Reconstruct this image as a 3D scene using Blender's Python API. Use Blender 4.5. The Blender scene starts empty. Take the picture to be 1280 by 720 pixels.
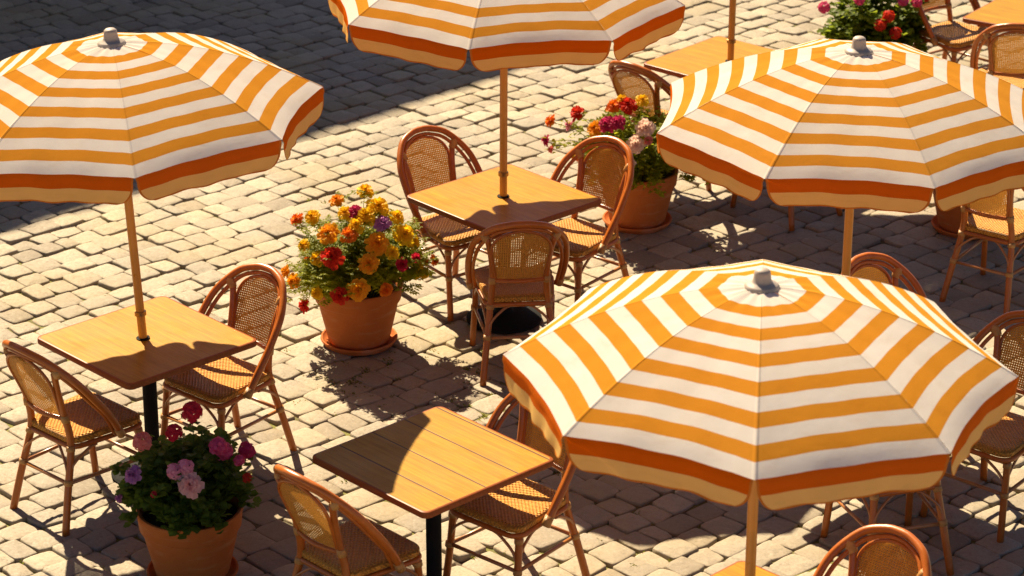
import bpy, math, random
import numpy as np
from mathutils import Vector, Matrix, noise
random.seed(11); R = math.radians; PI = math.pi
S = bpy.context.scene
C = S.collection

# ------------------------------------------------------------------ materials
class NT:
    def __init__(s, name):
        s.m = bpy.data.materials.new(name); s.m.use_nodes = True
        s.t = s.m.node_tree; s.t.nodes.clear()
        s.out = s.n('ShaderNodeOutputMaterial')
    def n(s, typ, ins=None, **kw):
        nd = s.t.nodes.new(typ)
        for k, v in kw.items(): setattr(nd, k, v)
        for k, v in (ins or {}).items(): s.put(nd.inputs[k], v)
        return nd
    def put(s, sock, v):
        if isinstance(v, bpy.types.NodeSocket): s.t.links.new(v, sock)
        elif isinstance(v, bpy.types.Node): s.t.links.new(v.outputs[0], sock)
        else:
            if sock.type == 'RGBA' and len(v) == 3: v = (*v, 1)
            sock.default_value = v
    def math(s, op, a, b=0.0, c=0.0, clamp=False):
        nd = s.n('ShaderNodeMath', operation=op, use_clamp=clamp)
        s.put(nd.inputs[0], a); s.put(nd.inputs[1], b); s.put(nd.inputs[2], c)
        return nd.outputs[0]
    def mix(s, f, a, b, blend='MIX'):
        nd = s.n('ShaderNodeMix', data_type='RGBA', blend_type=blend)
        s.put(nd.inputs[0], f); s.put(nd.inputs[6], a); s.put(nd.inputs[7], b)
        return nd.outputs[2]
    def ramp(s, f, stops):
        nd = s.n('ShaderNodeValToRGB'); s.put(nd.inputs[0], f)
        e = nd.color_ramp.elements
        while len(e) < len(stops): e.new(.5)
        for q, (p, c) in zip(e, stops): q.position = p; q.color = (*c, 1)
        return nd.outputs[0]
    def rng(s, v, a, b, c, d):
        nd = s.n('ShaderNodeMapRange'); s.put(nd.inputs[0], v)
        for i, q in enumerate((a, b, c, d)): s.put(nd.inputs[i + 1], q)
        return nd.outputs[0]
    def coord(s, which='Object'): return s.n('ShaderNodeTexCoord').outputs[which]
    def mapped(s, vec, scale=(1, 1, 1), loc=(0, 0, 0), rot=(0, 0, 0)):
        return s.n('ShaderNodeMapping', {'Vector': vec, 'Scale': scale, 'Location': loc, 'Rotation': rot}).outputs[0]
    def noise(s, vec, scale, detail=4, rough=.55, out='Fac', dist=0):
        return s.n('ShaderNodeTexNoise', {'Vector': vec, 'Scale': scale, 'Detail': detail, 'Roughness': rough, 'Distortion': dist}).outputs[out]
    def bump(s, h, strength=.3, dist=.01, nrm=None):
        nd = s.n('ShaderNodeBump', {'Height': h, 'Strength': strength, 'Distance': dist})
        if nrm is not None: s.put(nd.inputs['Normal'], nrm)
        return nd.outputs[0]
    def bsdf(s, **ins):
        nd = s.n('ShaderNodeBsdfPrincipled')
        for k, v in ins.items(): s.put(nd.inputs[k.replace('_', ' ')], v)
        return nd.outputs[0]
    def done(s, sh): s.put(s.out.inputs[0], sh); return s.m

M = {}
def simple(name, col, rough=.5, metal=0.0, var=.25, nscale=30, bump=.1, bdist=.002, coat=0.0):
    t = NT(name); v = t.coord()
    f = t.noise(v, nscale, 5)
    c = t.mix(f, tuple(x * (1 - var) for x in col), tuple(min(1, x * (1 + var)) for x in col))
    M[name] = t.done(t.bsdf(Base_Color=c, Roughness=t.rng(f, .3, .7, max(.02, rough - .08), rough + .1), Metallic=metal,
                            Normal=t.bump(f, bump, bdist), Coat_Weight=coat, Coat_Roughness=.15))

# cobblestone
t = NT('stone'); v = t.coord()
isl = t.n('ShaderNodeNewGeometry').outputs['Random Per Island']
n1 = t.noise(v, 9, 6, .6); n2 = t.noise(v, 55, 6, .7); n3 = t.noise(v, 1.1, 3)
base = t.ramp(isl, [(0, (.185, .150, .105)), (.22, (.30, .25, .18)), (.5, (.37, .31, .22)), (.78, (.255, .22, .17)), (1, (.42, .355, .25))])
c = t.mix(t.rng(n1, .3, .75, 0, .6), base, (.26, .22, .165))
c = t.mix(t.rng(n2, .52, .72, 0, .55), c, (.17, .14, .105))
c = t.mix(t.rng(n2, .28, .40, .4, 0), c, (.55, .49, .39))
# warm lichen film in patches
c = t.mix(t.rng(n3, .48, .72, 0, .45), c, (.34, .25, .09))
c = t.mix(t.rng(t.noise(v, .55, 3), .5, .68, 0, .35), c, (.22, .18, .13))
# fine cracks and pits
vo = t.n('ShaderNodeTexVoronoi', {'Vector': t.mapped(t.n('ShaderNodeTexNoise', {'Vector': v, 'Scale': 14.0, 'Detail': 3.0}).outputs['Color'], (1.2, 1.2, 1.2)), 'Scale': 6.0}, feature='DISTANCE_TO_EDGE').outputs[0]
crk = t.rng(vo, 0, .02, 1, 0)
c = t.mix(t.math('MULTIPLY', crk, t.rng(n1, .5, .6, 0, .5)), c, (.10, .08, .06))
h = t.math('ADD', t.math('MULTIPLY', n1, 1.0), t.math('ADD', t.math('MULTIPLY', n2, .45), t.math('MULTIPLY', crk, -.15)))
M['stone'] = t.done(t.bsdf(Base_Color=c, Roughness=t.rng(n2, .3, .7, .62, .85), Specular_IOR_Level=.35, Normal=t.bump(h, .6, .009)))

# joint bed between the stones: sandy dirt with moss
t = NT('joint'); v = t.coord()
n1 = t.noise(v, 1.7, 4, .6); n2 = t.noise(v, 70, 5, .7); n3 = t.noise(v, 7, 4)
dirt = t.mix(n2, (.045, .032, .02), (.13, .095, .06))
moss = t.mix(n2, (.08, .09, .014), (.24, .22, .045))
c = t.mix(t.rng(t.math('ADD', n1, t.math('MULTIPLY', n3, .35)), .56, .72, 0, .95), dirt, moss)
M['joint'] = t.done(t.bsdf(Base_Color=c, Roughness=.95, Normal=t.bump(n2, .8, .01)))

# far paving: the same setts as a texture
t = NT('far_paving'); v = t.coord()
br = t.n('ShaderNodeTexBrick', {'Vector': t.mapped(v, rot=(0, 0, R(-43))), 'Color1': (.40, .35, .27), 'Color2': (.29, .25, .2), 'Mortar': (.06, .05, .035),
    'Scale': 1.0, 'Mortar Size': .009, 'Brick Width': .175, 'Row Height': .165, 'Mortar Smooth': .3})
n2 = t.noise(v, 40, 5)
M['far_paving'] = t.done(t.bsdf(Base_Color=t.mix(t.rng(n2, .4, .7, 0, .5), br.outputs[0], (.2, .17, .13)), Roughness=.8,
    Normal=t.bump(t.math('ADD', t.math('MULTIPLY', br.outputs['Fac'], -1.0), t.math('MULTIPLY', n2, .3)), .6, .02)))

# striped canopy cloth
def cloth(name, kind):
    t = NT(name)
    uv = t.n('ShaderNodeSeparateXYZ', {0: t.coord('UV')})
    u, s = uv.outputs[0], uv.outputs[1]
    ob = t.coord()
    white = (.84, .795, .73); org = (.72, .305, .028)
    f = t.math('FRACT', u)
    on = t.math('MULTIPLY', t.math('SMOOTH_MIN', t.rng(f, .14, .16, 0, 1), t.rng(f, .64, .66, 1, 0), 0.0), t.math('GREATER_THAN', u, 1.0))
    nz = t.noise(ob, 5, 5, .6)
    wv = t.noise(t.mapped(ob, (220, 220, 220)), 1, 2)
    col = t.mix(on, white, org) if kind == 'stripe' else tuple(x for x in (.62, .20, .03))
    if kind == 'stripe':      # hem tinted rust, then cream-gold: shade and light through the cloth painted in
        hem = t.mix(t.math('GREATER_THAN', u, 7.65), (.70, .135, .004), (.90, .57, .18))
        col = t.mix(t.math('GREATER_THAN', u, 7.1505), col, hem)
        col = t.mix(t.math('MULTIPLY', t.n('ShaderNodeObjectInfo').outputs['Random'], .10), col, t.mix(.5, col, (.55, .42, .2)))
        grime = t.noise(t.mapped(ob, (3, 3, 14)), 2.2, 5, .65)
        col = t.mix(t.rng(grime, .52, .8, 0, .30), col, (.72, .60, .45), 'MULTIPLY')
    col = t.mix(t.rng(nz, .4, .8, 0, .22), col, (.78, .66, .5), 'MULTIPLY')
    bump = t.bump(t.math('ADD', t.math('MULTIPLY', nz, 2.0), t.math('MULTIPLY', wv, .10)), .3, .006)
    if kind == 'stripe':
        bump = t.bump(t.rng(t.math('ABSOLUTE', s), .965, .985, 0, 1), .5, .004, bump)     # stitched seam beside each rib
    d = t.n('ShaderNodeBsdfDiffuse', {'Color': col, 'Roughness': .6, 'Normal': bump})
    tr = t.n('ShaderNodeBsdfTranslucent', {'Color': t.mix(1.0, col, (1, .62, .32), 'MULTIPLY'), 'Normal': bump})
    ms = t.n('ShaderNodeMixShader', {0: .16, 1: d.outputs[0], 2: tr.outputs[0]})
    M[name] = t.done(ms.outputs[0])
cloth('canopy_cloth', 'stripe'); cloth('piping_cloth', 'plain')

# rattan rods
t = NT('rattan'); v = t.coord()
rnd = t.n('ShaderNodeObjectInfo').outputs['Random']
n1 = t.noise(v, 14, 5, .6); n2 = t.noise(t.mapped(v, (60, 60, 9)), 3, 4)
c = t.mix(n1, (.28, .062, .007), (.58, .165, .017))
c = t.mix(t.rng(n2, .45, .75, 0, .6), c, (.42, .125, .022))
c = t.mix(t.math('MULTIPLY', rnd, .35), c, (.22, .06, .012))
M['rattan'] = t.done(t.bsdf(Base_Color=c, Roughness=t.rng(n1, .3, .7, .26, .42), Normal=t.bump(n2, .25, .002), Specular_IOR_Level=.3, Coat_Weight=.25, Coat_Roughness=.25))
t = NT('thin_rattan'); v = t.coord(); n1 = t.noise(v, 25, 4)
M['thin_rattan'] = t.done(t.bsdf(Base_Color=t.mix(n1, (.26, .085, .02), (.48, .20, .06)), Roughness=.36, Coat_Weight=.3, Coat_Roughness=.2))
# cane wraps
t = NT('cane_wrap'); v = t.coord()
w = t.n('ShaderNodeTexWave', {'Vector': v, 'Scale': 60.0, 'Distortion': 1.0}, bands_direction='Z').outputs['Fac']; n1 = t.noise(v, 40, 3)
M['cane_wrap'] = t.done(t.bsdf(Base_Color=t.mix(n1, (.34, .15, .035), (.56, .29, .08)), Roughness=.42, Normal=t.bump(w, .4, .003)))
# open cane of the backrest: holes between woven strands
def cane(name, holes):
    t = NT(name)
    uv = t.coord('UV'); ob = t.coord()
    sp = t.n('ShaderNodeSeparateXYZ', {0: t.mapped(uv, (84, 84, 1) if holes else (46, 46, 1))})
    x, y = sp.outputs[0], sp.outputs[1]
    fx = t.math('ABSOLUTE', t.math('SUBTRACT', t.math('FRACT', x), .5)); fy = t.math('ABSOLUTE', t.math('SUBTRACT', t.math('FRACT', y), .5))
    r = t.math('SQRT', t.math('ADD', t.math('MULTIPLY', fx, fx), t.math('MULTIPLY', fy, fy)))
    nz = t.noise(t.mapped(uv, (7, 7, 1)), 3, 3); n2 = t.noise(t.mapped(uv, (90, 12, 1)), 2, 3); n3 = t.noise(t.mapped(uv, (12, 90, 1)), 2, 3)
    wx = t.math('SINE', t.math('MULTIPLY', x, 2 * PI * 1.0)); wy = t.math('SINE', t.math('MULTIPLY', y, 2 * PI * 1.0))
    wv = t.math('ADD', t.math('MULTIPLY', wx, wy), t.math('MULTIPLY', t.math('ADD', n2, n3), .6))
    c = t.mix(t.rng(t.math('ADD', n2, n3), .7, 1.3, 0, 1), (.46, .17, .016) if holes else (.42, .15, .014), (.68, .33, .05) if holes else (.70, .35, .06))
    c = t.mix(t.rng(wv, -.6, .5, .5 if holes else .65, 0), c, (.16, .055, .012))
    sh = t.bsdf(Base_Color=c, Roughness=.5, Specular_IOR_Level=.25, Normal=t.bump(wv, .55 if holes else .8, .004 if holes else .006))
    tl = t.n('ShaderNodeBsdfTranslucent', {'Color': (.75, .34, .06)})
    if holes:
        sh = t.n('ShaderNodeMixShader', {0: .10, 1: sh, 2: tl.outputs[0]}).outputs[0]
        hole = t.math('MULTIPLY', t.rng(r, .15, .22, 1, 0), t.rng(nz, .34, .46, .3, 1))
        sh = t.n('ShaderNodeMixShader', {0: hole, 1: sh, 2: t.n('ShaderNodeBsdfTransparent').outputs[0]}).outputs[0]
    M[name] = t.done(sh)
cane('cane_web', True); cane('cane_seat', False)

# wooden table tops
def wood(name, planks, lo, hi, rough, dark):
    t = NT(name); v = t.coord()
    sp = t.n('ShaderNodeSeparateXYZ', {0: v})
    yy = t.math('MULTIPLY', t.math('ADD', sp.outputs[1], 3.98), planks / .79)
    pid = t.math('FLOOR', yy); fr = t.math('ABSOLUTE', t.math('SUBTRACT', t.math('FRACT', yy), .5))
    off = t.n('ShaderNodeCombineXYZ', {0: t.math('MULTIPLY', pid, 3.7), 1: t.math('MULTIPLY', pid, 1.3), 2: t.math('MULTIPLY', t.n('ShaderNodeObjectInfo').outputs['Random'], 20.0)})
    vv = t.n('ShaderNodeVectorMath', {0: v, 1: off.outputs[0]}, operation='ADD').outputs[0]
    g = t.noise(t.mapped(vv, (1.3, 24, 10)), 2.4, 6, .62, dist=.6); g2 = t.noise(t.mapped(vv, (3, 140, 30)), 2, 3); bl = t.noise(v, 4, 4, .6)
    c = t.ramp(g, [(.25, lo), (.5, tuple((a + b) / 2 for a, b in zip(lo, hi))), (.75, hi)])
    c = t.mix(t.rng(g2, .55, .75, 0, .45), c, tuple(x * .62 for x in lo))
    c = t.mix(t.rng(bl, .5, .8, 0, .4), c, tuple(x * .8 for x in lo))
    wn = t.n('ShaderNodeTexWhiteNoise', {0: pid}, noise_dimensions='1D') if False else None
    gap = t.rng(fr, .474, .486, 0, 1)
    c = t.mix(t.math('MULTIPLY', gap, dark), c, (.07, .022, .008))
    hgt = t.math('SUBTRACT', t.math('MULTIPLY', g2, .15), t.math('MULTIPLY', gap, 1.2 * dark))
    M[name] = t.done(t.bsdf(Base_Color=c, Roughness=t.rng(bl, .3, .7, rough - .04, rough + .14), Specular_IOR_Level=.15, Normal=t.bump(hgt, .2, .002)))
wood('table_wood', 6, (.26, .116, .004), (.43, .232, .009), .38, .12)
wood('plank_wood', 4, (.26, .116, .005), (.43, .230, .011), .40, 1.0)
wood('edge_wood', 3, (.20, .05, .014), (.30, .085, .022), .35, .0)
simple('pole_wood', (.60, .25, .032), .35, 0, .2, 12, .1, .001, .3)
simple('black_metal', (.012, .012, .012), .8, .0, .2, 60, .05)
M['black_metal'].node_tree.nodes['Principled BSDF'].inputs['Specular IOR Level'].default_value = .1
simple('brass', (.42, .25, .08), .4, .8)
simple('cap_plastic', (.34, .28, .235), .5, 0, .12, 30)
simple('rib_metal', (.6, .58, .55), .4, .7)
simple('soil', (.035, .022, .012), .95, 0, .5, 90, .8, .01)
# terracotta
t = NT('terracotta'); v = t.coord()
n1 = t.noise(v, 7, 6, .65); n2 = t.noise(v, 60, 5, .6); n3 = t.noise(t.mapped(v, (1, 1, 5)), 5, 4)
c = t.mix(n1, (.38, .098, .019), (.55, .165, .036))
c = t.mix(t.rng(n3, .54, .74, 0, .5), c, (.50, .25, .11))
lime = t.noise(t.mapped(v, (1, 1, 2.2)), 3.1, 6, .68)
c = t.mix(t.rng(lime, .56, .72, 0, .5), c, (.52, .36, .24))
c = t.mix(t.rng(n2, .6, .75, 0, .4), c, (.24, .07, .03))
M['terracotta'] = t.done(t.bsdf(Base_Color=c, Roughness=.78, Specular_IOR_Level=.15, Normal=t.bump(t.math('ADD', n1, t.math('MULTIPLY', n2, .4)), .35, .006)))
# leaves and petals
def leafmat(name, a, b, trans, tcol):
    t = NT(name)
    isl = t.n('ShaderNodeNewGeometry').outputs['Random Per Island']
    c = t.mix(isl, a, b); c = t.mix(t.noise(t.coord(), 6, 3), c, tuple(x * .6 for x in a))
    p = t.bsdf(Base_Color=c, Roughness=.5, Specular_IOR_Level=.2)
    tl = t.n('ShaderNodeBsdfTranslucent', {'Color': t.mix(.5, c, tcol)})
    M[name] = t.done(t.n('ShaderNodeMixShader', {0: trans, 1: p, 2: tl.outputs[0]}).outputs[0])
leafmat('leaf_light', (.20, .24, .012), (.44, .46, .03), .65, (.50, .50, .03))
leafmat('leaf_mid', (.10, .16, .014), (.26, .32, .028), .52, (.36, .42, .03))
leafmat('leaf_dark', (.085, .15, .02), (.23, .29, .035), .45, (.14, .22, .03))
leafmat('grass_blade', (.16, .18, .03), (.34, .31, .07), .4, (.3, .3, .04))
PET = dict(y=((.86, .52, .012), (.92, .64, .02)), g=((.86, .33, .010), (.90, .47, .02)), o=((.75, .15, .008), (.85, .26, .015)), r=((.55, .022, .012), (.72, .06, .02)),
           m=((.46, .02, .10), (.62, .05, .16)), l=((.46, .16, .42), (.62, .28, .56)), c=((.45, .008, .035), (.62, .03, .06)), d=((.58, .05, .17), (.74, .13, .26)),
           p=((.74, .27, .40), (.84, .42, .52)), s=((.68, .17, .15), (.80, .30, .25)), k=((.82, .42, .40), (.86, .55, .52)), w=((.84, .58, .46), (.88, .70, .58)))
def petalmat(k):
    nm = 'petal_' + dict(y='yellow', g='gold', o='orange', r='red', m='magenta', l='lilac', c='crimson', d='rose', p='pink', s='salmon', w='cream', k='blush')[k]
    if nm in M: return M[nm]
    t = NT(nm); a, b = PET[k]
    isl = t.n('ShaderNodeNewGeometry').outputs['Random Per Island']
    c = t.mix(isl, a, b)
    d = t.bsdf(Base_Color=c, Roughness=.6, Specular_IOR_Level=.25)
    tl = t.n('ShaderNodeBsdfTranslucent', {'Color': c})
    M[nm] = t.done(t.n('ShaderNodeMixShader', {0: .5, 1: d, 2: tl.outputs[0]}).outputs[0]); return M[nm]

# ------------------------------------------------------------------ mesh helpers
class MB:
    def __init__(s): s.v = []; s.f = []; s.m = []; s.uv = []; s.useuv = False
    def add(s, vs, fs, mi=0, uv=None):
        o = len(s.v); s.v += [tuple(q) for q in vs]
        s.f += [tuple(i + o for i in q) for q in fs]
        s.m += [mi] * len(fs) if isinstance(mi, int) else list(mi)
        s.uv += uv if uv else [(0, 0)] * len(vs)
        if uv: s.useuv = True
        return s
    def tube(s, pts, r, n=8, caps=True, closed=False, mi=0):
        P = [Vector(p) for p in pts]; k = len(P)
        rr = list(r) if hasattr(r, '__len__') else [r] * k
        vs = []; up = None
        for i, p in enumerate(P):
            a = P[(i - 1) % k] if (closed or i) else P[0]; b = P[(i + 1) % k] if (closed or i < k - 1) else P[-1]
            t = (b - a).normalized()
            if up is None:
                up = t.orthogonal().normalized()
            up = (up - t * up.dot(t)).normalized(); w = t.cross(up)
            for j in range(n):
                q = 2 * PI * j / n
                vs.append(p + (up * math.cos(q) + w * math.sin(q)) * rr[i])
        fs = []
        for i in range(k if closed else k - 1):
            for j in range(n):
                a = i * n + j; b = i * n + (j + 1) % n; i2 = (i + 1) % k
                fs.append((a, b, i2 * n + (j + 1) % n, i2 * n + j))
        if caps and not closed:
            fs.append(tuple(range(n))[::-1]); fs.append(tuple((k - 1) * n + j for j in range(n)))
        return s.add(vs, fs, mi)
    def lathe(s, prof, n=32, mi=0, wob=0.0):
        vs = []; fs = []; k = len(prof)
        for i, (r, z) in enumerate(prof):
            for j in range(n):
                q = 2 * PI * j / n
                r2 = r * (1 + wob * math.sin(q * 2 + i) * .5 + wob * math.sin(q * 3 + 1) * .5)
                vs.append((r2 * math.cos(q), r2 * math.sin(q), z))
        for i in range(k - 1):
            for j in range(n):
                fs.append((i * n + j, i * n + (j + 1) % n, (i + 1) * n + (j + 1) % n, (i + 1) * n + j))
        fs.append(tuple(range(n))[::-1]); fs.append(tuple((k - 1) * n + j for j in range(n)))
        return s.add(vs, fs, mi)
    def box(s, a, b, mi=0):
        (x0, y0, z0), (x1, y1, z1) = a, b
        vs = [(x, y, z) for z in (z0, z1) for y in (y0, y1) for x in (x0, x1)]
        return s.add(vs, [(0, 2, 3, 1), (4, 5, 7, 6), (0, 1, 5, 4), (2, 6, 7, 3), (0, 4, 6, 2), (1, 3, 7, 5)], mi)
    def build(s, name, mats, parent=None, smooth=True, auto=None):
        me = bpy.data.meshes.new(name); me.from_pydata(s.v, [], s.f); me.update()
        for mm in (mats if isinstance(mats, (list, tuple)) else [mats]): me.materials.append(mm)
        me.polygons.foreach_set('material_index', s.m)
        me.polygons.foreach_set('use_smooth', [smooth] * len(s.f))
        if s.useuv:
            l = me.uv_layers.new(name='UVMap')
            idx = np.empty(len(me.loops), dtype=np.int32); me.loops.foreach_get('vertex_index', idx)
            l.data.foreach_set('uv', np.array(s.uv, dtype=np.float32)[idx].ravel())
        if auto is not None: me.set_sharp_from_angle(angle=R(auto))
        o = bpy.data.objects.new(name, me); C.objects.link(o)
        if parent: o.parent = parent
        return o
def smooth_curve(pts, sub=6):
    P = [Vector(p) for p in pts]; P = [2 * P[0] - P[1]] + P + [2 * P[-1] - P[-2]]
    out = []
    for i in range(1, len(P) - 2):
        a, b, c, d = P[i - 1:i + 3]
        for k in range(sub):
            t = k / sub
            out.append(.5 * ((2 * b) + (c - a) * t + (2 * a - 5 * b + 4 * c - d) * t * t + (3 * b - a - 3 * c + d) * t ** 3))
    out.append(P[-2]); return out
def tag(o, label=None, cat=None, group=None, kind=None):
    for k, v in (('label', label), ('category', cat), ('group', group), ('kind', kind)):
        if v: o[k] = v
    return o
def thing(name, loc, rz=0.0, **kw):
    o = bpy.data.objects.new(name, None); C.objects.link(o); o.location = loc; o.rotation_euler = (0, 0, rz); o.empty_display_size = .1
    return tag(o, **kw)
def copy_tree(o, parent=None):
    c = o.copy(); C.objects.link(c)
    if parent: c.parent = parent
    for ch in list(o.children): copy_tree(ch, c)
    return c

# ------------------------------------------------------------------ ground
A = R(43.2)                                   # the paving and the tables share one direction
ca, sa = math.cos(A), math.sin(A)
def ground():
    n = 40
    MB().add([(-400, -300, -.045), (400, -300, -.045), (400, 600, -.045), (-400, 600, -.045)], [(0, 1, 2, 3)]).build('ground', M['far_paving'])['kind'] = 'structure'
    j = MB(); nx, ny = 110, 150; vs = []; fs = []
    for iy in range(ny + 1):
        for ix in range(nx + 1):
            x = -7.2 + 14.4 * ix / nx; y = 7.6 + 18.4 * iy / ny
            vs.append((x, y, -.017 + .011 * noise.noise((x * 4, y * 4, 3)) + .006 * noise.noise((x * 15, y * 15, 7))))
    for iy in range(ny):
        for ix in range(nx):
            a = iy * (nx + 1) + ix; fs.append((a, a + 1, a + nx + 2, a + nx + 1))
    j.add(vs, fs); j.build('joint_bed', M['joint'])['kind'] = 'structure'
    # setts: rows along A, each stone an irregular domed block
    rs = np.random.RandomState(5)
    rows = []; b = -3.0
    V = []; F = []; base = 0
    ring_n = 16
    ar = np.arange(ring_n)
    v0 = 3.5
    # extents in the rotated frame
    u_min, u_max, w_min, w_max = -1.0, 24.0, -1.0, 24.0
    w = -2.0
    def rowedge(w, u):   # gently wandering row line
        return w + .018 * noise.noise((u * .9, w * 7.3, 1.7)) + .010 * noise.noise((u * 3.1, w * 5.1, 4.2))
    w = 0.0; w = -10.0
    while w < 26:
        wh = rs.uniform(.150, .198)
        u = -2.0 + rs.uniform(0, .2); cut = []
        while u < 26:
            L = rs.uniform(.142, .215); 
            if rs.rand() < .06: L = rs.uniform(.095, .13)
            # centre in world coords
            cu, cw = u + L / 2, w + wh / 2
            X = cu * ca - cw * sa; Y = cu * sa + cw * ca
            if 7.7 < Y < 25.5 and abs(X) < .19 * Y + 1.7 and abs(X) < 6.9:
                g = rs.uniform(.003, .0075)
                jit = lambda k: rs.uniform(-k, k)
                c4 = [(u + g + jit(.012), rowedge(w, u) + g + jit(.010)), (u + L - g + jit(.012), rowedge(w, u + L) + g + jit(.010)),
                      (u + L - g + jit(.012), rowedge(w + wh, u + L) - g + jit(.010)), (u + g + jit(.012), rowedge(w + wh, u) - g + jit(.010))]
                # outline: 4 points a side with rounded corners
                out = []
                for k in range(4):
                    p, q = np.array(c4[k]), np.array(c4[(k + 1) % 4])
                    nrm = np.array([(q - p)[1], -(q - p)[0]]); nrm /= (np.linalg.norm(nrm) + 1e-9)
                    for f_ in (.065, .34, .66, .935):
                        bul = .004 * (1 - (2 * f_ - 1) ** 2) if f_ in (.34, .66) else 0
                        out.append(p + (q - p) * f_ + nrm * (bul + rs.uniform(-.0035, .0035)))
                out = np.array(out); cen = out.mean(0)
                hz = rs.uniform(-.008, .009) + .010 * noise.noise((X * .8, Y * .8, 9)); tu, tw = rs.normal(0, .022, 2)
                dome = rs.uniform(.002, .006)
                pts = []
                for (inset, zz) in ((1.0, -.05), (1.0, -.012), (.985, -.0025), (.955, .0005), (.85, .0012 + dome * .25), (.5, .002 + dome * .75)):
                    q = cen + (out - cen) * inset
                    z = zz + hz + (q[:, 0] - cen[0]) * tu + (q[:, 1] - cen[1]) * tw
                    if zz > -.01: z = z + rs.uniform(-.0016, .0016, ring_n) * (1.0 if inset > .6 else 1.6)
                    if zz < -.04: z[:] = -.05
                    pts.append(np.column_stack([q[:, 0] * ca - q[:, 1] * sa, q[:, 0] * sa + q[:, 1] * ca, z]))
                pts.append(np.array([[cen[0] * ca - cen[1] * sa, cen[0] * sa + cen[1] * ca, hz + .002 + dome + rs.uniform(-.002, .002)]]))
                V.append(np.vstack(pts)); F.append(base); base += 6 * ring_n + 1
            u += L
        w += wh
    V = np.vstack(V)
    qf = []
    for k in range(5):
        for i in range(ring_n):
            i2 = (i + 1) % ring_n
            qf.append((k * ring_n + i, k * ring_n + i2, (k + 1) * ring_n + i2, (k + 1) * ring_n + i))
    tf = [(5 * ring_n + i, 5 * ring_n + (i + 1) % ring_n, 6 * ring_n) for i in range(ring_n)]
    qf = np.array(qf); tf = np.array(tf); B = np.array(F)
    Q = (qf[None] + B[:, None, None]).reshape(-1, 4); T = (tf[None] + B[:, None, None]).reshape(-1, 3)
    me = bpy.data.meshes.new('cobblestone_pavement')
    me.vertices.add(len(V)); me.vertices.foreach_set('co', V.astype(np.float32).ravel())
    loops = np.concatenate([Q.ravel(), T.ravel()]).astype(np.int32)
    me.loops.add(len(loops)); me.loops.foreach_set('vertex_index', loops)
    st = np.concatenate([np.arange(len(Q)) * 4, len(Q) * 4 + np.arange(len(T)) * 3]).astype(np.int32)
    me.polygons.add(len(st)); me.polygons.foreach_set('loop_start', st)
    me.polygons.foreach_set('use_smooth', np.ones(len(st), dtype=bool))
    me.update(calc_edges=True); me.validate()
    me.materials.append(M['stone'])
    o = bpy.data.objects.new('cobblestone_pavement', me); C.objects.link(o); o['kind'] = 'structure'
    # grass and moss tufts in the joints
    g = MB(); rr = random.Random(4)
    spots = [(-1.25, 14.0, .28, 46), (-.6, 13.9, .25, 26), (-1.05, 13.75, .2, 20), (-.45, 14.35, .3, 18), (.25, 11.75, .15, 6), (.78, 11.72, .14, 9), (.45, 13.9, .25, 10), (1.1, 15.6, .3, 16), (-.2, 13.4, .3, 12), (-1.7, 17.1, .3, 8), (.55, 12.1, .2, 6), (-2.35, 11.5, .25, 7), (-.55, 13.5, .2, 12)]
    for _ in range(40): spots.append((rr.uniform(-3.5, 3.8), rr.uniform(11, 20), .12, 3))
    for x, y, s, k in spots:
        for _ in range(k):
            px, py = x + rr.gauss(0, s), y + rr.gauss(0, s * .7)
            for _b in range(rr.randint(5, 11)):
                a = rr.uniform(0, 2 * PI); l = rr.uniform(.010, .019); bx, by = px + rr.gauss(0, .012), py + rr.gauss(0, .012)
                dx, dy = math.cos(a), math.sin(a); wdt = .0032
                g.add([(bx - dy * wdt, by + dx * wdt, -.012), (bx + dy * wdt, by - dx * wdt, -.012), (bx + dx * l * .35 + dy * wdt * .7, by + dy * l * .35 - dx * wdt * .7, -.01 + l * .8), (bx + dx * l, by + dy * l, -.01 + l)], [(0, 1, 2), (0, 2, 3)])
    tag(g.build('grass_tufts', M['grass_blade']), label='short yellow-green grass and moss tufts in the stone joints', cat='grass', kind='stuff')
ground()

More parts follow.
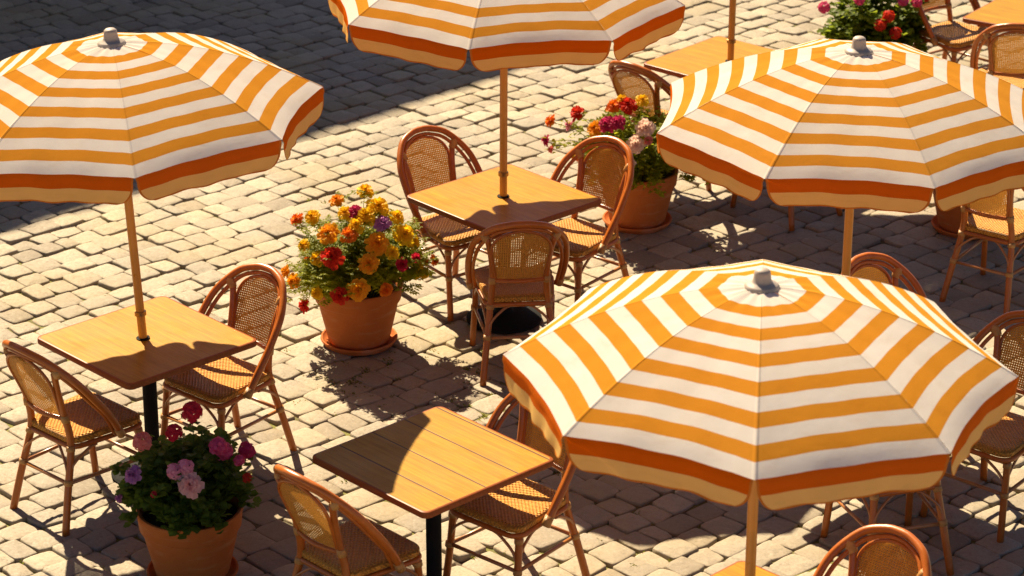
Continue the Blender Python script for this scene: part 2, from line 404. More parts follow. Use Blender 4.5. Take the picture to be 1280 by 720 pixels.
# ------------------------------------------------------------------ chair
def lerp(a, b, f): return tuple(x + (y - x) * f for x, y in zip(a, b))
def make_chair():
    root = thing('rattan_chair', (0, 0, 0))
    # seat: woven slab with a domed top
    def outline(hf, hb, y0, y1, rc, k=5):
        pts = []
        for (cx, cy, a0) in ((hf - rc, y1 - rc, 0), (-hf + rc, y1 - rc, 90), (-hb + rc, y0 + rc, 180), (hb - rc, y0 + rc, 270)):
            for i in range(k + 1):
                a = R(a0 + 90 * i / k); pts.append((cx + rc * math.cos(a), cy + rc * math.sin(a)))
        return pts
    ol = outline(.217, .185, -.205, .215, .06); n = len(ol)
    m = MB(); vs = []; uv = []; fs = []
    rings = [(.96, .435), (1.0, .440), (1.0, .462), (.975, .470), (.90, .474), (.6, .468), (.3, .462)]
    for k, (sc, z) in enumerate(rings):
        for i, (x, y) in enumerate(ol):
            vs.append((x * sc, y * sc, z)); uv.append((x * sc + (.0 if k > 2 else 0), y * sc + (z if k < 3 else 0)))
    vs.append((0, 0, .460)); uv.append((0, 0)); vs.append((0, 0, .435)); uv.append((0, 0))
    for k in range(len(rings) - 1):
        for i in range(n): fs.append((k * n + i, k * n + (i + 1) % n, (k + 1) * n + (i + 1) % n, (k + 1) * n + i))
    L = len(rings) - 1
    for i in range(n): fs.append((L * n + i, L * n + (i + 1) % n, (L + 1) * n)); fs.append((i, (L + 1) * n + 1, (i + 1) % n))
    m.add(vs, fs, 0, uv); m.build('seat', M['cane_seat'], root)
    rim = outline(.214, .184, -.202, .212, .06)
    MB().tube([(x, y, .422) for x, y in rim], .0135, 8, closed=True).build('seat_rim', M['rattan'], root)
    # legs
    FT = [(.200, .178, .43), (.220, .225, 0)]; RT = [(.156, -.195, .43), (.208, -.300, 0)]
    posttop = (.180, -.283, .842)
    for s in (-1, 1):
        lg = MB().tube(smooth_curve([(s * .200, .178, .425), (s * .208, .198, .22), (s * .220, .225, -.004)], 4), .0178, 10).build('leg', M['rattan'], root)
        for z in (.405, .255):
            f = (.43 - z) / .43; c = lerp((s * .200, .178, .43), (s * .220, .225, 0), f); d = lerp((s * .200, .178, .43), (s * .220, .225, 0), f + .055)
            MB().tube([c, d], .0215, 10).build('binding', M['cane_wrap'], lg)
        lg = MB().tube(smooth_curve([(s * .208, -.300, -.004), (s * .184, -.252, .2), (s * .156, -.195, .43), (s * .146, -.212, .58), (s * .158, -.252, .73), (s * posttop[0], posttop[1], posttop[2])], 5),
                       [.0188] * 16 + [.0165] * 10, 10).build('leg', M['rattan'], root)
        for z in (.425, .262):
            f = (.43 - z) / .43; c = lerp((s * .156, -.195, .43), (s * .208, -.300, 0), f); d = lerp((s * .156, -.195, .43), (s * .208, -.300, 0), f + .06)
            MB().tube([c, d], .0225, 10).build('binding', M['cane_wrap'], lg)
        MB().tube([(s * .147, -.209, .555), (s * .147, -.214, .592)], .0215, 10).build('binding', M['cane_wrap'], lg)
    # outer arch, two rods side by side
    half = [(.243, .045, .435), (.262, -.030, .56), (.262, -.120, .68), (.240, -.215, .80), (.160, -.305, .90), (.070, -.342, .935)]
    arch = [(-x, y, z) for x, y, z in half] + [(0, -.350, .942)] + half[::-1]
    bf = MB().tube(smooth_curve(arch, 6), .0185, 10)
    ih = [(.222, .020, .440), (.238, -.045, .56), (.236, -.130, .665), (.212, -.215, .775), (.142, -.298, .872), (.062, -.334, .905)]
    bf.tube(smooth_curve([(-x, y, z) for x, y, z in ih] + [(0, -.342, .912)] + ih[::-1], 6), .0105, 8)
    bfo = bf.build('back_frame', M['rattan'], root)
    for s in (-1, 1):
        MB().tube(smooth_curve([(s * .166, -.268, .815), (s * .186, -.272, .842), (s * .203, -.268, .862)], 3), [.020, .022, .025, .026, .025, .022, .019], 8).build('binding', M['cane_wrap'], bfo)
        MB().tube([(s * .243, .047, .43), (s * .249, .022, .475)], .0225, 10).build('binding', M['cane_wrap'], bfo)
    # cane panel
    zb, zt = .585, .893
    def hw(t):
        w = .128 + .030 * min(1, t / .6)
        if t > .58: w *= math.sqrt(max(0, 1 - ((t - .58) / .42) ** 2.3))
        return w
    def yy(t): return -.222 - .115 * t ** 1.05
    m = MB(); vs = []; uv = []; fs = []; nt, ns = 22, 12
    for i in range(nt + 1):
        t = i / nt
        for j in range(ns + 1):
            s = -1 + 2 * j / ns; x = hw(t) * s
            vs.append((x, yy(t) - .016 * (1 - s * s), zb + (zt - zb) * t)); uv.append((x, t * (zt - zb) * 1.07))
    for i in range(nt):
        for j in range(ns):
            a = i * (ns + 1) + j; fs.append((a, a + 1, a + ns + 2, a + ns + 1))
    m.add(vs, fs, 0, uv).build('backrest', M['cane_web'], root)
    loop = [(hw(t) + .003, yy(t), zb + (zt - zb) * t) for t in [0, .12, .25, .4, .55, .66, .76, .85, .92, .97]]
    pf = [(-x, y, z) for x, y, z in loop] + [(0, yy(1), zt + .004)] + loop[::-1]
    MB().tube(smooth_curve(pf, 3), .0085, 8).build('panel_frame', M['rattan'], root)
    MB().tube(smooth_curve([(-.146, -.214, .572), (0, -.243, .572), (.146, -.214, .572)], 6), .0125, 8).build('back_rail', M['rattan'], root)
    # stretchers and curved braces
    def leg_at(kind, s, z):
        f = (.43 - z) / .43
        p = lerp(FT[0], FT[1], f) if kind == 'f' else lerp(RT[0], RT[1], f)
        return (s * p[0], p[1], p[2])
    z = .245
    prs = [(leg_at('f', -1, z), leg_at('f', 1, z)), (leg_at('r', -1, z), leg_at('r', 1, z)), (leg_at('f', -1, z), leg_at('r', -1, z)), (leg_at('f', 1, z), leg_at('r', 1, z))]
    for i, (a, b) in enumerate(prs):
        MB().tube([a, b], .0095, 8).build('stretcher', M['thin_rattan'], root)
        mid = lerp(a, b, .5); k = .40 if abs(mid[0]) < .01 else .97
        tgt = {0: (0, .205), 1: (0, -.195), 2: (-.2, .0), 3: (.2, .0)}[i]
        for p, q in ((a, b), (b, a)):
            top = (tgt[0] if tgt[0] else (p[0] * .28), tgt[1] if not tgt[0] else p[1] * .30, .412)
            c1 = (p[0] * .82 + top[0] * .18, p[1] * .82 + top[1] * .18, .335); c0 = (p[0], p[1], .25)
            MB().tube(smooth_curve([c0, c1, lerp(c1, top, .62)[:2] + (.396,), top], 4), .0072, 6).build('brace', M['thin_rattan'], root)
    return root
CH = [  # x, y, facing vector, label
 (-2.10, 12.385, (.69, .72), 'rattan chair seen from behind, at the umbrella table behind the pink flower pot'),
 (-1.475, 12.87, (-.66, -.75), 'rattan chair between the yellow flower pot and the table behind the pink flowers'),
 (-.315, 14.965, (.617, -.787), 'rattan chair facing the viewer, just past the yellow flower pot'),
 (.02, 14.09, (-.10, .995), 'rattan chair seen squarely from behind, beside the yellow flower pot'),
 (.345, 14.80, (-.66, -.75), 'rattan chair facing the viewer, right before the pot of red and cream flowers'),
 (-.69, 11.03, (.72, .69), 'rattan chair seen from behind, at the planked table without umbrella'),
 (.0, 11.49, (-.66, -.75), 'rattan chair facing the viewer at the planked table, overlapped by the nearest canopy'),
 (2.00, 13.00, (.60, -.80), 'rattan chair whose round back top alone rises behind the nearest canopy'),
 (2.83, 15.02, (.60, .80), 'rattan chair seen from behind, next to the almost hidden terracotta pot'),
 (2.33, 12.26, (-.66, -.75), 'rattan chair facing the viewer past the rim of the nearest canopy, at the picture edge'),
 (1.78, 11.86, (-.28, .96), 'shaded rattan chair whose seat and legs alone show below the nearest canopy'),
 (1.36, 10.01, (-.68, -.73), 'rattan chair whose arched cane back alone shows, cut by the bottom picture edge'),
 (.945, 16.70, (.66, .75), 'rattan chair rising behind the pot of mixed red and cream flowers'),
 (1.70, 16.41, (-.62, .78), 'rattan chair whose legs alone show below a canopy, near the red and cream flowers'),
 (3.08, 18.62, (.62, -.78), 'rattan chair with bright seat facing the viewer, beside the pink and red flower bush'),
 (3.30, 17.58, (.15, .99), 'rattan chair seen from behind, at the table farthest from the viewer'),
]
chair0 = make_chair()
for i, (x, y, f, lab) in enumerate(CH):
    o = chair0 if i == 0 else copy_tree(chair0)
    o.location = (x, y, .004); o.rotation_euler = (0, 0, math.atan2(-f[0], f[1]))
    tag(o, lab, 'chair', 'rattan chairs around the café tables')

# ------------------------------------------------------------------ table
def make_table(topmat):
    root = thing('wooden_table', (0, 0, 0))
    h = .395; rc = .035; ol = []
    for (sx, sy, a0) in ((1, 1, 0), (-1, 1, 90), (-1, -1, 180), (1, -1, 270)):
        for i in range(7):
            a = R(a0 + 15 * i); ol.append(((h - rc) * sx + rc * math.cos(a), (h - rc) * sy + rc * math.sin(a)))
    n = len(ol); vs = []; fs = []; mi = []
    rings = [(.985, .718), (.998, .720), (1.0, .725), (1.0, .742), (.9965, .748), (.989, .750), (.97, .7503)]
    for sc, z in rings: vs += [(x * sc, y * sc, z) for x, y in ol]
    for k in range(len(rings) - 1):
        for i in range(n): fs.append((k * n + i, k * n + (i + 1) % n, (k + 1) * n + (i + 1) % n, (k + 1) * n + i)); mi.append(1)
    fs.append(tuple(range(n))[::-1]); mi.append(1); fs.append(tuple((len(rings) - 1) * n + i for i in range(n))); mi.append(0)
    MB().add(vs, fs, mi).build('tabletop', [M[topmat], M['edge_wood']], root, auto=40)
    for p_ in root.children[0].data.polygons:
        if len(p_.vertices) > 4: p_.use_smooth = False
    MB().box((-.28, -.035, .700), (.28, .035, .7175)).box((-.035, -.28, .698), (.035, .28, .7155)).build('support_bracket', M['black_metal'], root, smooth=False)
    MB().lathe([(.036, .03), (.036, .66), (.05, .68), (.06, .6975)], 20).build('column', M['black_metal'], root, auto=40)
    MB().lathe([(.205, .006), (.215, .012), (.215, .022), (.20, .032), (.12, .044), (.055, .058), (.042, .085)], 40).build('base_plate', M['black_metal'], root, auto=50)
    return root
T_ang = A
TB = [
 ('table_wood', -1.806, 12.679, T_ang, 'square wooden umbrella table behind the pot of pink flowers'),
 ('table_wood', -.045, 14.640, T_ang + R(-1), 'golden wooden table with three chairs, between the yellow and the mixed flower pots'),
 ('plank_wood', -.357, 11.349, T_ang, 'square planked wooden table with dark plank lines and no umbrella'),
 ('table_wood', 1.63, 12.67, T_ang, 'wooden table hidden behind the nearest canopy'),
 ('table_wood', .965, 9.83, T_ang + R(2), 'wooden table of which a yellow corner shows below the nearest canopy'),
 ('table_wood', 1.385, 17.08, T_ang + R(5), 'golden table with a bare brown pole, behind the red and cream flower pot'),
 ('table_wood', 3.56, 18.12, T_ang + R(12), 'wooden table farthest from the viewer, beside the pink and red flowers'),
]
protos = {}
for mt, x, y, a, lab in TB:
    if mt in protos: o = copy_tree(protos[mt])
    else: o = protos[mt] = make_table(mt)
    # grain runs from the far-left edge to the near-right edge
    o.location = (x, y, .006); o.rotation_euler = (0, 0, a - PI / 2)
    tag(o, lab, 'table', 'square wooden café tables')

# ------------------------------------------------------------------ umbrella
PER = 7.15
def make_umbrella(seed=0):
    root = thing('striped_umbrella', (0, 0, 0))          # origin: foot of the pole, inside the column
    RR = .99; RISE = .33; ZR = 1.40                    # rim height above the foot
    zf = lambda t: ZR + RISE * (1 - max(0, t) ** 1.85)
    _N = 400; _s = [0.0]
    for _i in range(_N):
        _a, _b = _i / _N, (_i + 1) / _N; _s.append(_s[-1] + math.hypot((_b - _a) * RR, zf(_b) - zf(_a)))
    arc = lambda t: _s[min(_N, int(round(t * _N)))] / _s[-1]            # stripes are spaced along the cloth
    sags = [.9 + .35 * math.sin(i * 2.3 + seed * 1.7) for i in range(8)]
    def surf(k, t, s, drop=0.0):
        a0, a1 = 2 * PI * k / 8, 2 * PI * (k + 1) / 8
        f = (s + 1) / 2
        scal = 1 - .030 * sags[k] * (1 - s * s) * t ** 1.5
        P = (Vector((math.cos(a0), math.sin(a0), 0)) * (1 - f) + Vector((math.cos(a1), math.sin(a1), 0)) * f) * RR * t * scal
        z = zf(t * scal) - .016 * (1 - s * s) * t * (1.2 - t) * sags[k]
        # cloth rolls over at the rim between the ribs
        if t > .93: z -= .010 * ((t - .93) / .07) ** 2 * (1 - s * s)
        # gathered pleats round the cap
        if t < .24: z += .0022 * math.sin(f * 2 * PI * 2 + k) * math.sin(PI * min(1, t / .24))
        # faint slack wrinkles beside the ribs near the rim
        z += .0022 * math.sin(9 * s + 5 * t + k) * t * (1 - s * s) + .004 * max(0, t - .6) * math.sin(21 * s + k * 2 + seed) * abs(s) ** 3
        P.z = z; return P
    ts = [.03, .06, .1, .15, .2, .25, .32, .4, .48, .56, .64, .72, .8, .87, .92, .95, .975, 1.0]; ns = 18
    m = MB(); nr = len(ts)
    for k in range(8):
        vs = []; uv = []; fs = []
        for t in ts:
            for j in range(ns + 1):
                s = -1 + 2 * j / ns; vs.append(surf(k, t, s)); uv.append((arc(t) * PER, s))
        for i in range(nr - 1):
            for j in range(ns):
                a = i * (ns + 1) + j; fs.append((a, a + ns + 1, a + ns + 2, a + 1))
        m.add(vs, fs, 0, uv)
    can = m.build('canopy', M['canopy_cloth'], root)
    rd = random.Random(8 + seed)
    DR = .132
    for k in range(8):
        m = MB(); vs = []; uv = []; fs = []; mi = []
        ds = [0, .02, .04, .06, .078, .092, .103, .112, .119, .125, .132]
        ss = [-1, -.972, -.93] + [-.85 + 1.7 * j / 20 for j in range(21)] + [.93, .972, 1]
        ph = rd.uniform(0, 6)
        for d in ds:
            w = 1 - .010 - .36 * d
            rho = .080
            if d > DR - rho: w -= .19 * (1 - math.sqrt(max(0, 1 - ((d - (DR - rho)) / rho) ** 2)))
            for s in ss:
                p = surf(k, 1.0, s * w); a = 2 * PI * (k + .5) / 8
                nrm = Vector((math.cos(a), math.sin(a), 0))
                out = .05 * d * (1 - .3 * s * s) + (.08 * d) * math.sin(4.2 * s + ph) * .6 * (1 - s * s) + .05 * d * math.sin(11 * s + ph * 2) * (1 - s ** 4)
                if d < .03: out += .006 * math.sin(PI * d / .03)
                vs.append(p + nrm * out + Vector((0, 0, -d))); uv.append((PER + .002 + d / DR * .997, 0))
        nc = len(ss)
        for i in range(len(ds) - 1):
            for j in range(nc - 1):
                a = i * nc + j; fs.append((a, a + nc, a + nc + 1, a + 1))
                mi.append(1 if (i == len(ds) - 2 or j in (0, nc - 2)) else 0)
        m.add(vs, fs, mi, uv).build('valance_flap', [M['canopy_cloth'], M['piping_cloth']], can)
    # ribs, struts and hub under the cloth
    for k in range(8):
        a = 2 * PI * k / 8
        rb = MB().tube([Vector((math.cos(a) * RR * t, math.sin(a) * RR * t, zf(t) - .012)) for t in (.04, .2, .4, .6, .8, .985)], .0045, 6).build('rib', M['rib_metal'], root)
        MB().tube([(math.cos(a) * .03, math.sin(a) * .03, ZR - .12), (math.cos(a) * RR * .5, math.sin(a) * RR * .5, zf(.5) - .017)], .004, 6).build('strut', M['rib_metal'], rb)
    MB().lathe([(.034, ZR - .15), (.034, ZR - .10)], 16).build('runner', M['cap_plastic'], root, auto=40)
    MB().tube([(0, 0, 0), (0, 0, ZR + RISE)], .0215, 14).build('pole', M['pole_wood'], root, auto=40)
    cl = MB().lathe([(.0225, .375), (.029, .377), (.029, .397), (.0225, .399)], 16)
    cl.tube([(-.045, 0, .387), (.045, 0, .387)], .005, 6); cl.build('collar', M['brass'], root, auto=40)
    MB().lathe([(.034, .2495), (.034, .256), (.024, .258)], 18).build('ring', M['black_metal'], root, auto=40)
    z0 = ZR + RISE - .006
    MB().lathe([(.034, z0 - .01), (.066, z0 + .000), (.068, z0 + .008), (.058, z0 + .018), (.042, z0 + .023), (.036, z0 + .032), (.032, z0 + .060), (.030, z0 + .070), (.022, z0 + .077), (.004, z0 + .080)], 24).build('finial', M['cap_plastic'], root, auto=60)
    return root
UM = [  # x, y, rotation of first rib (deg), rim height, lean toward -x, label
 (-1.815, 12.679, -90 + 11.5, 1.955, 2.7, 'striped umbrella standing in the table behind the pink flower pot'),
 (-.050, 14.65, -90 - 10.5, 1.93, -.3, 'striped umbrella with its top cut off, over the table with three chairs'),
 (1.63, 12.67, -90 + 14.5, 1.915, -.4, 'striped umbrella right behind the nearest one, below the pink and red flower bush'),
 (.945, 9.83, -90 - 5.5, 1.895, -.2, 'largest and nearest striped umbrella, overlapping the chair at the planked table'),
 (1.395, 17.08, -90 + 14, 1.93, -.5, 'umbrella whose brown pole alone shows, behind the red and cream flower pot'),
]
for i, (x, y, rr_, zr, lean, lab) in enumerate(UM):
    o = make_umbrella(i)
    o.location = (x, y, zr - 1.40)
    if abs(o.location.z - .50) > .001:          # the collar and ring stay at table level whatever the pole height
        dz = .50 - o.location.z
        for ch in o.children:
            if ch.name.split('.')[0] in ('collar', 'ring'): ch.location.z = dz + .006
    o.rotation_euler = (Matrix.Rotation(R(-lean), 3, 'Y') @ Matrix.Rotation(R(rr_), 3, 'Z')).to_euler()
    tag(o, lab, 'umbrella', 'striped umbrellas over the tables')

# ------------------------------------------------------------------ potted plants
def ruffle(col):
    nm = 'fl_r' + col; rd = random.Random(ord(col))
    m = MB()
    for ring, (cnt, tilt, ln, wd, z) in enumerate(((11, 8, .050, .030, 0), (10, 28, .043, .027, .006), (8, 50, .034, .022, .012), (6, 70, .025, .016, .016), (4, 85, .018, .010, .018))):
        for i in range(cnt):
            a = 2 * PI * (i + .5 * (ring % 2)) / cnt + rd.uniform(-.15, .15); tl = R(tilt + rd.uniform(-9, 9)); l = ln * rd.uniform(.85, 1.12); w = wd * rd.uniform(.85, 1.15)
            ca_, sa_ = math.cos(a), math.sin(a); vs = []
            for u, ww in ((0, .25), (.45, .8), (.8, 1.0), (1.0, .7)):
                rad = u * l * math.cos(tl); zz = z + u * l * math.sin(tl) - .012 * u * u * math.cos(tl) + (rd.uniform(-.004, .004) if u > .5 else 0)
                for sd in (-1, 0, 1):
                    dz = (-.004 if sd == 0 else .002) + rd.uniform(-.0025, .0025)
                    vs.append((rad * ca_ - sd * w * .5 * ww * sa_, rad * sa_ + sd * w * .5 * ww * ca_, zz + dz))
            fs = []
            for r_ in range(3):
                for c_ in range(2):
                    q = r_ * 3 + c_; fs.append((q, q + 1, q + 4, q + 3))
            m.add(vs, fs)
    return m
def umbel(col):
    rd = random.Random(ord(col) + 5); m = MB()
    for i in range(17):
        zz = 1 - 1.25 * i / 17; th = i * 2.4; rr_ = math.sqrt(max(0, 1 - zz * zz))
        n = Vector((rr_ * math.cos(th), rr_ * math.sin(th), zz)); cpos = n * .033 * rd.uniform(.85, 1.1) + Vector((0, 0, .01))
        t1 = n.orthogonal().normalized(); t2 = n.cross(t1)
        for p in range(5):
            a = 2 * PI * p / 5 + th; d = t1 * math.cos(a) + t2 * math.sin(a); e = n.cross(d); l = .021 * rd.uniform(.85, 1.15)
            m.add([cpos, cpos + d * l * .6 - e * l * .45 + n * .003, cpos + d * l + n * rd.uniform(-.002, .005), cpos + d * l * .6 + e * l * .45 + n * .003], [(0, 1, 2), (0, 2, 3)])
    return m
FM = {}
def flower_mesh(kind, col):
    if (kind, col) not in FM:
        o = (ruffle if kind == 'r' else umbel)(col).build('flower', petalmat(col)); FM[kind, col] = o.data; bpy.data.objects.remove(o)
    return FM[kind, col]
def plant(loc, sc, flowers, leaf, wid, top, lab, kind='r', nst=95, seed=1, leafsize=(.036, .013), frond=False, spill=.25):
    rd = random.Random(seed)
    RW = lambda pr: [(a * 1.1, b) for a, b in pr]
    root = thing('potted_flowers', (*loc, .004)); tag(root, lab, 'potted plant', 'terracotta pots of flowers')
    pot = MB().lathe(RW([(.150, .030), (.156, .030), (.160, .05), (.192, .200), (.205, .262), (.212, .266), (.217, .274), (.222, .335), (.226, .352), (.222, .361), (.212, .362), (.204, .352), (.202, .30)]), 48, wob=.006)
    pot.build('pot', M['terracotta'], root, auto=45)
    MB().lathe(RW([(.150, .001), (.178, .004), (.196, .034), (.194, .042), (.187, .041), (.172, .018), (.150, .014)]), 40, wob=.006).build('saucer', M['terracotta'], root, auto=45)
    MB().lathe(RW([(.2035, .312), (.195, .322), (.12, .334), (.02, .338)]), 24).build('soil', M['soil'], root)
    st = MB(); lf = MB()
    def leafq(p, d, n, l, w):
        d = d.normalized(); sd = d.cross(n)
        if sd.length < .01: sd = d.orthogonal()
        sd.normalize(); nn = sd.cross(d)
        if leaf != 'leaf_light':      # broad scalloped leaf
            lf.add([p, p + d * l * .25 + sd * w * .8 + nn * w * .15, p + d * l * .7 + sd * w + nn * w * .1, p + d * l - nn * l * .18, p + d * l * .7 - sd * w + nn * w * .1, p + d * l * .25 - sd * w * .8 + nn * w * .15, p + d * l * .5 - nn * w * .12],
                   [(0, 1, 6), (1, 2, 6), (2, 3, 6), (3, 4, 6), (4, 5, 6), (5, 0, 6)])
        else:
            lf.add([p, p + d * l * .45 + sd * w + nn * w * .3, p + d * l - nn * l * .2, p + d * l * .45 - sd * w + nn * w * .3, p + d * l * .5], [(0, 1, 4), (1, 2, 4), (2, 3, 4), (3, 0, 4)])
    def stem_to(q, r=.0032, leaves=True, dens=1.0):
        a = math.atan2(q.y, q.x); rad = min(.15, math.hypot(q.x, q.y) * .45)
        b = Vector((math.cos(a) * rad + rd.uniform(-.02, .02), math.sin(a) * rad + rd.uniform(-.02, .02), .325))
        midp = b.lerp(q, .5) + Vector((0, 0, .07 + .05 * (1 - min(1, (q.z - .3) / .4))))
        crv = smooth_curve([b, midp, q], 5)
        st.tube(crv, [r * (1 - .055 * i) for i in range(len(crv))], 5)
        if leaves:
            for i, p in enumerate(crv):
                if i < 3: continue
                for _ in range(int(rd.choice((4, 5, 5) if frond else (5, 6, 6)) * dens)):
                    th = rd.uniform(0, 2 * PI); d = Vector((math.cos(th), math.sin(th), rd.uniform(-.35, .75)))
                    outw = Vector((q.x, q.y, .15)); d = d + outw * .8
                    base = p + Vector((rd.gauss(0, .014), rd.gauss(0, .014), rd.gauss(0, .014)))
                    s_ = rd.uniform(.7, 1.3)
                    if frond:     # feathery leaf: pairs of small leaflets on a midrib
                        L_ = leafsize[0] * 1.7 * s_; dn = d.normalized(); sdv = dn.cross(Vector((0, 0, 1))).normalized()
                        for k in range(3):
                            pp = base + dn * L_ * (.25 + .25 * k)
                            for sg in (-1, 1): leafq(pp, dn * .6 + sdv * sg, Vector((0, 0, 1)), leafsize[0] * .8 * s_, leafsize[1] * .62 * s_)
                        leafq(base + dn * L_ * .8, dn, Vector((0, 0, 1)), leafsize[0] * s_ * .8, leafsize[1] * .7 * s_)
                    else:
                        leafq(base, d, Vector((rd.uniform(-.5, .5), rd.uniform(-.5, .5), 1)), leafsize[0] * s_, leafsize[1] * s_)
    for i in range(nst):
        th = rd.uniform(0, 2 * PI); ph = math.asin(rd.uniform(-spill, .97)); k = rd.uniform(.62, 1.0) * (1 + .12 * math.sin(3 * th + seed))
        q = Vector((math.cos(th) * math.cos(ph) * wid * k, math.sin(th) * math.cos(ph) * wid * k, .40 + math.sin(ph) * (top - .42) * k))
        if q.z < .36 and math.hypot(q.x, q.y) < .25: q.z = .40
        stem_to(q)
    fl = []
    for (x, y, z, col, s) in flowers:
        if y > .08: z += (y - .05) * -.0 - (y - .05) * .42 + 0; y = .05
        q = Vector((x, y, max(z, .2))); stem_to(q, .0035, True, .5)
        fl.append((q, col, s))
    st.build('stem', M[leaf], root); lf.build('foliage', M[leaf], root, smooth=False)
    for q, col, s in fl:
        o = bpy.data.objects.new('flower', flower_mesh(kind if col not in 'wlk' or kind == 'r' else 'r', col)); C.objects.link(o); o.parent = root
        outd = Vector((q.x * 1.3, q.y * 1.3 - .25, max(.12, (q.z - .35)) * 1.4)).normalized()
        o.location = q + outd * .012; o.rotation_euler = outd.to_track_quat('Z', 'Y').to_euler(); o.scale = (s * 1.12,) * 3
    root.scale = (sc,) * 3
    return root
F1 = [(a, b, c, d, e * 1.0) for a, b, c, d, e in [(-0.323, 0.05, 0.711, 'o', 0.8), (-0.227, -0.1, 0.784, 'y', 0.9), (-0.266, 0.26, 0.562, 'o', 0.6), (-0.136, -0.24, 0.745, 'g', 1.15), (-0.112, -0.32, 0.642, 'r', 1.2), (-0.387, 0.09, 0.423, 'g', 0.75), (-0.329, -0.21, 0.461, 'g', 0.85), (-0.293, 0.05, 0.193, 'r', 0.8), (-0.074, -0.39, 0.451, 'r', 0.95), (0.026, -0.39, 0.484, 'g', 1.15), (0.083, -0.34, 0.613, 'g', 1.05), (0.125, -0.28, 0.701, 'g', 1.2), (-0.026, -0.28, 0.752, 'o', 0.9), (0.005, -0.17, 0.844, 'm', 0.75), (0.12, -0.12, 0.848, 'y', 1.2), (0.058, -0.19, 0.823, 'y', 1.1), (0.149, -0.2, 0.785, 'l', 0.95), (0.219, -0.11, 0.788, 'y', 0.85), (0.259, -0.16, 0.704, 'y', 1.2), (0.313, 0.23, 0.492, 'y', 1.1), (0.356, 0.14, 0.513, 'o', 0.6), (0.252, -0.27, 0.58, 'c', 0.7), (0.323, -0.17, 0.577, 'c', 0.55), (0.412, 0.04, 0.477, 'o', 0.6), (0.012, -0.24, 0.792, 'y', 0.9), (-.05, -.16, .83, 'y', .85), (.20, -.25, .64, 'y', .8), (-.20, -.24, .60, 'y', .8), (-.10, -.05, .86, 'g', .8), (.30, -.05, .62, 'y', .9), (.17, -.36, .47, 'o', .7), (-.27, -.2, .66, 'y', .7), (.05, -.02, .90, 'y', .9), (-.2, -.33, .44, 'y', .7), (.36, -.1, .46, 'y', .7)]]
F2 = [(0.034, 0.0, 0.83, 'c', 1.1), (-0.043, -0.06, 0.76, 'c', 0.9), (-0.183, -0.04, 0.702, 's', 1.05), (-0.026, -0.23, 0.655, 'p', 0.85), (0.021, -0.22, 0.67, 'p', 0.85), (0.041, -0.27, 0.611, 'k', 1.1), (-0.223, -0.16, 0.604, 'l', 0.85), (0.149, -0.09, 0.706, 'd', 0.95), (0.167, -0.05, 0.66, 'd', 1.0), (0.258, 0.03, 0.623, 'm', 0.95), (0.276, -0.11, 0.563, 'r', 0.55), (-0.119, -0.27, 0.563, 'c', 0.35), (-0.318, 0.05, 0.38, 'l', 0.5), (0.239, -0.08, 0.633, 'd', 0.6)]
F3 = [(-0.367, 0.09, 0.713, 'r', 1.0), (-0.529, 0.07, 0.642, 'o', 0.8), (-0.553, 0.05, 0.525, 'm', 0.7), (-0.523, 0.04, 0.471, 's', 0.5), (-0.415, 0.07, 0.611, 'p', 0.6), (-0.267, -0.19, 0.687, 'g', 1.0), (-0.2, -0.22, 0.723, 'm', 1.0), (-0.139, -0.25, 0.744, 'm', 0.9), (-0.16, -0.14, 0.808, 'o', 0.9), (-0.074, -0.17, 0.823, 'r', 1.05), (-0.112, -0.12, 0.842, 'y', 0.7), (0.008, -0.15, 0.847, 'y', 0.8), (0.023, -0.3, 0.726, 'w', 1.15), (-0.035, -0.35, 0.642, 'w', 1.1), (0.041, -0.34, 0.664, 's', 0.55), (-0.064, -0.39, 0.539, 'w', 0.6), (-0.357, 0.2, 0.481, 'o', 0.6), (-0.383, 0.15, 0.463, 'g', 0.5)]
F4 = [(-0.366, -0.1, 0.66, 'd', 1), (-0.144, -0.15, 0.727, 'd', 0.9), (0.142, -0.15, 0.721, 'd', 0.9), (0.238, -0.1, 0.695, 'd', 0.9), (0.033, -0.3, 0.659, 'r', 1), (-0.022, -0.33, 0.611, 'r', 1), (0.079, -0.33, 0.554, 'r', 1), (-.2, .1, .85, 'p', .8), (.05, .0, .90, 'd', .9), (.32, .1, .7, 'r', .7)]
F5 = [(-.1, -.2, .7, 'y', 1), (.1, -.1, .75, 'r', 1), (.2, -.2, .6, 'o', .9), (-.2, 0, .65, 'd', .9)]
plant((-.855, 14.335), 1.0, F1, 'leaf_light', .385, .83, 'terracotta pot of yellow, orange and red flowers standing in full sun', 'r', 72, 2, (.034, .012), True)
plant((-1.500, 11.62), 1.0, F2, 'leaf_dark', .315, .76, 'shaded terracotta pot of pink and crimson geraniums in front of the sunlit table', 'u', 100, 5, (.042, .020), False, .15)
plant((.775, 16.16), 1.0, F3, 'leaf_light', .42, .80, 'terracotta pot of mixed red, orange and cream flowers right behind a rattan chair', 'r', 110, 9, (.036, .015), False)
plant((2.53, 18.62), 1.0, F4, 'leaf_mid', .38, .84, 'bush of pink and red flowers rising behind the top of a striped umbrella', 'u', 115, 13, (.048, .021), False)
plant((2.80, 16.07), 1.0, F5, 'leaf_light', .33, .70, 'terracotta pot almost hidden under a striped canopy, beside a chair with sunlit seat', 'r', 70, 17, (.036, .014), False)

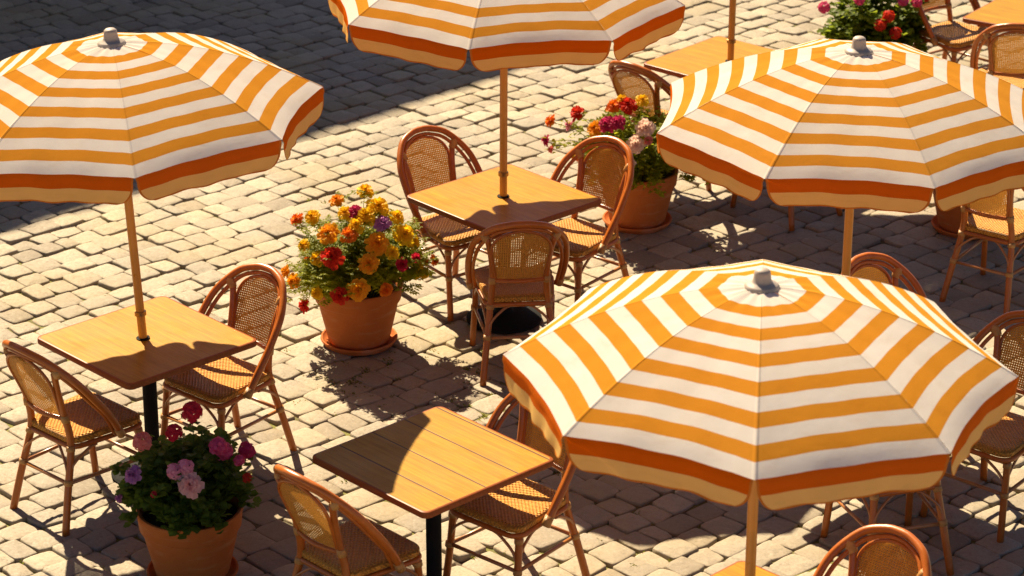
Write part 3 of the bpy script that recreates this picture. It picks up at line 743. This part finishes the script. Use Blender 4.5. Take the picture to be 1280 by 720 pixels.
# ------------------------------------------------------------------ sun direction and the house that shades the far left of the square
EL = R(44.5); hd = Vector((.425, -.905)).normalized()           # shadows run this way on the ground
sun_dir = Vector((-hd.x * math.cos(EL), -hd.y * math.cos(EL), math.sin(EL)))
def house():
    HT = 9.0; off = hd * (HT / math.tan(EL))
    corner = Vector((.65, 19.6)) - off; d = Vector((-.705, -.709)).normalized(); bk = Vector((-d.y, d.x)); bk = bk if bk.y > 0 else -bk
    root = thing('town_house', (corner.x, corner.y, 0), math.atan2(d.y, d.x)); tag(root, 'tall plastered town house standing beyond the shaded end of the square', 'house')
    sg = 1 if (Matrix.Rotation(math.atan2(d.y, d.x), 2) @ Vector((0, 1))).dot(bk) > 0 else -1
    LEN, DEP = 16.0, 9.0
    def bx(m, a, b):
        (x0, y0, z0), (x1, y1, z1) = a, b; ys = sorted((y0 * sg, y1 * sg)); m.box((x0, ys[0], z0), (x1, ys[1], z1)); return m
    simple('plaster', (.62, .50, .34), .85, 0, .15, 6, .3, .01); simple('roof_tile', (.34, .13, .07), .8, 0, .3, 9, .5, .02); simple('shutter', (.10, .16, .12), .6); simple('pane', (.03, .04, .05), .1)
    bx(MB(), (.25, .25, -.04), (LEN, DEP, HT - .3)).build('wall', M['plaster'], root, smooth=False)
    rf = MB(); e = 0.0
    y = lambda q: q * sg
    rf.add([(e, y(0), HT - .12), (LEN + .3, y(0), HT - .12), (LEN + .3, y(DEP + .3), HT - .12), (e, y(DEP + .3), HT - .12), (e + .0, y(DEP / 2), HT + .6), (LEN + .3, y(DEP / 2), HT + .6), (e, y(0), HT - .3), (LEN + .3, y(0), HT - .3), (LEN + .3, y(DEP + .3), HT - .3), (e, y(DEP + .3), HT - .3)],
           [(0, 1, 5, 4), (2, 3, 4, 5), (0, 4, 3), (1, 2, 5), (6, 7, 1, 0), (7, 8, 2, 1), (8, 9, 3, 2), (9, 6, 0, 3), (6, 9, 8, 7)])
    rf.build('roof', M['roof_tile'], root, smooth=False)
    for fl_ in range(3):
        for k in range(5):
            x0 = 1.4 + k * 3.0; z0 = .9 + fl_ * 2.7
            fr = bx(MB(), (x0, .16, z0), (x0 + 1.1, .247, z0 + 1.6)).build('window', M['shutter'], root, smooth=False)
            bx(MB(), (x0 + .1, .14, z0 + .1), (x0 + 1.0, .158, z0 + 1.5)).build('pane', M['pane'], fr, smooth=False)
house()

# ------------------------------------------------------------------ light, sky, camera
W = bpy.data.worlds.new('World'); S.world = W; W.use_nodes = True
nt = W.node_tree; bg = nt.nodes['Background']
sky = nt.nodes.new('ShaderNodeTexSky'); sky.sky_type = 'NISHITA'; sky.sun_disc = False
sky.sun_elevation = EL; sky.sun_rotation = math.atan2(sun_dir.x, sun_dir.y); sky.dust_density = 4.0; sky.air_density = .5; sky.ozone_density = 0.2; sky.altitude = 2500
nt.links.new(sky.outputs[0], bg.inputs[0]); bg.inputs[1].default_value = .05
sl = bpy.data.lights.new('sun', 'SUN'); sl.energy = 5.0; sl.angle = R(.53); sl.color = (1.0, .825, .565)
so = bpy.data.objects.new('sun', sl); C.objects.link(so); so.rotation_euler = sun_dir.to_track_quat('Z', 'Y').to_euler(); so.location = sun_dir * 30
cam = bpy.data.cameras.new('camera'); co = bpy.data.objects.new('camera', cam); C.objects.link(co)
co.location = (0, 0, 6.33); co.rotation_euler = (R(90 - 22.7), 0, 0)
cam.lens = 3500 / 1280 * 36; cam.sensor_width = 36; cam.clip_end = 2000; cam.clip_start = .5
cam.dof.use_dof = True; cam.dof.focus_distance = 14.0; cam.dof.aperture_fstop = 4.0
S.camera = co
S.view_settings.view_transform = 'Standard'; S.view_settings.look = 'None'; S.view_settings.gamma = 1; S.view_settings.exposure = 1.42
S.render.engine = 'CYCLES'
S.cycles.max_bounces = 8; S.cycles.transparent_max_bounces = 16; S.cycles.use_denoising = True
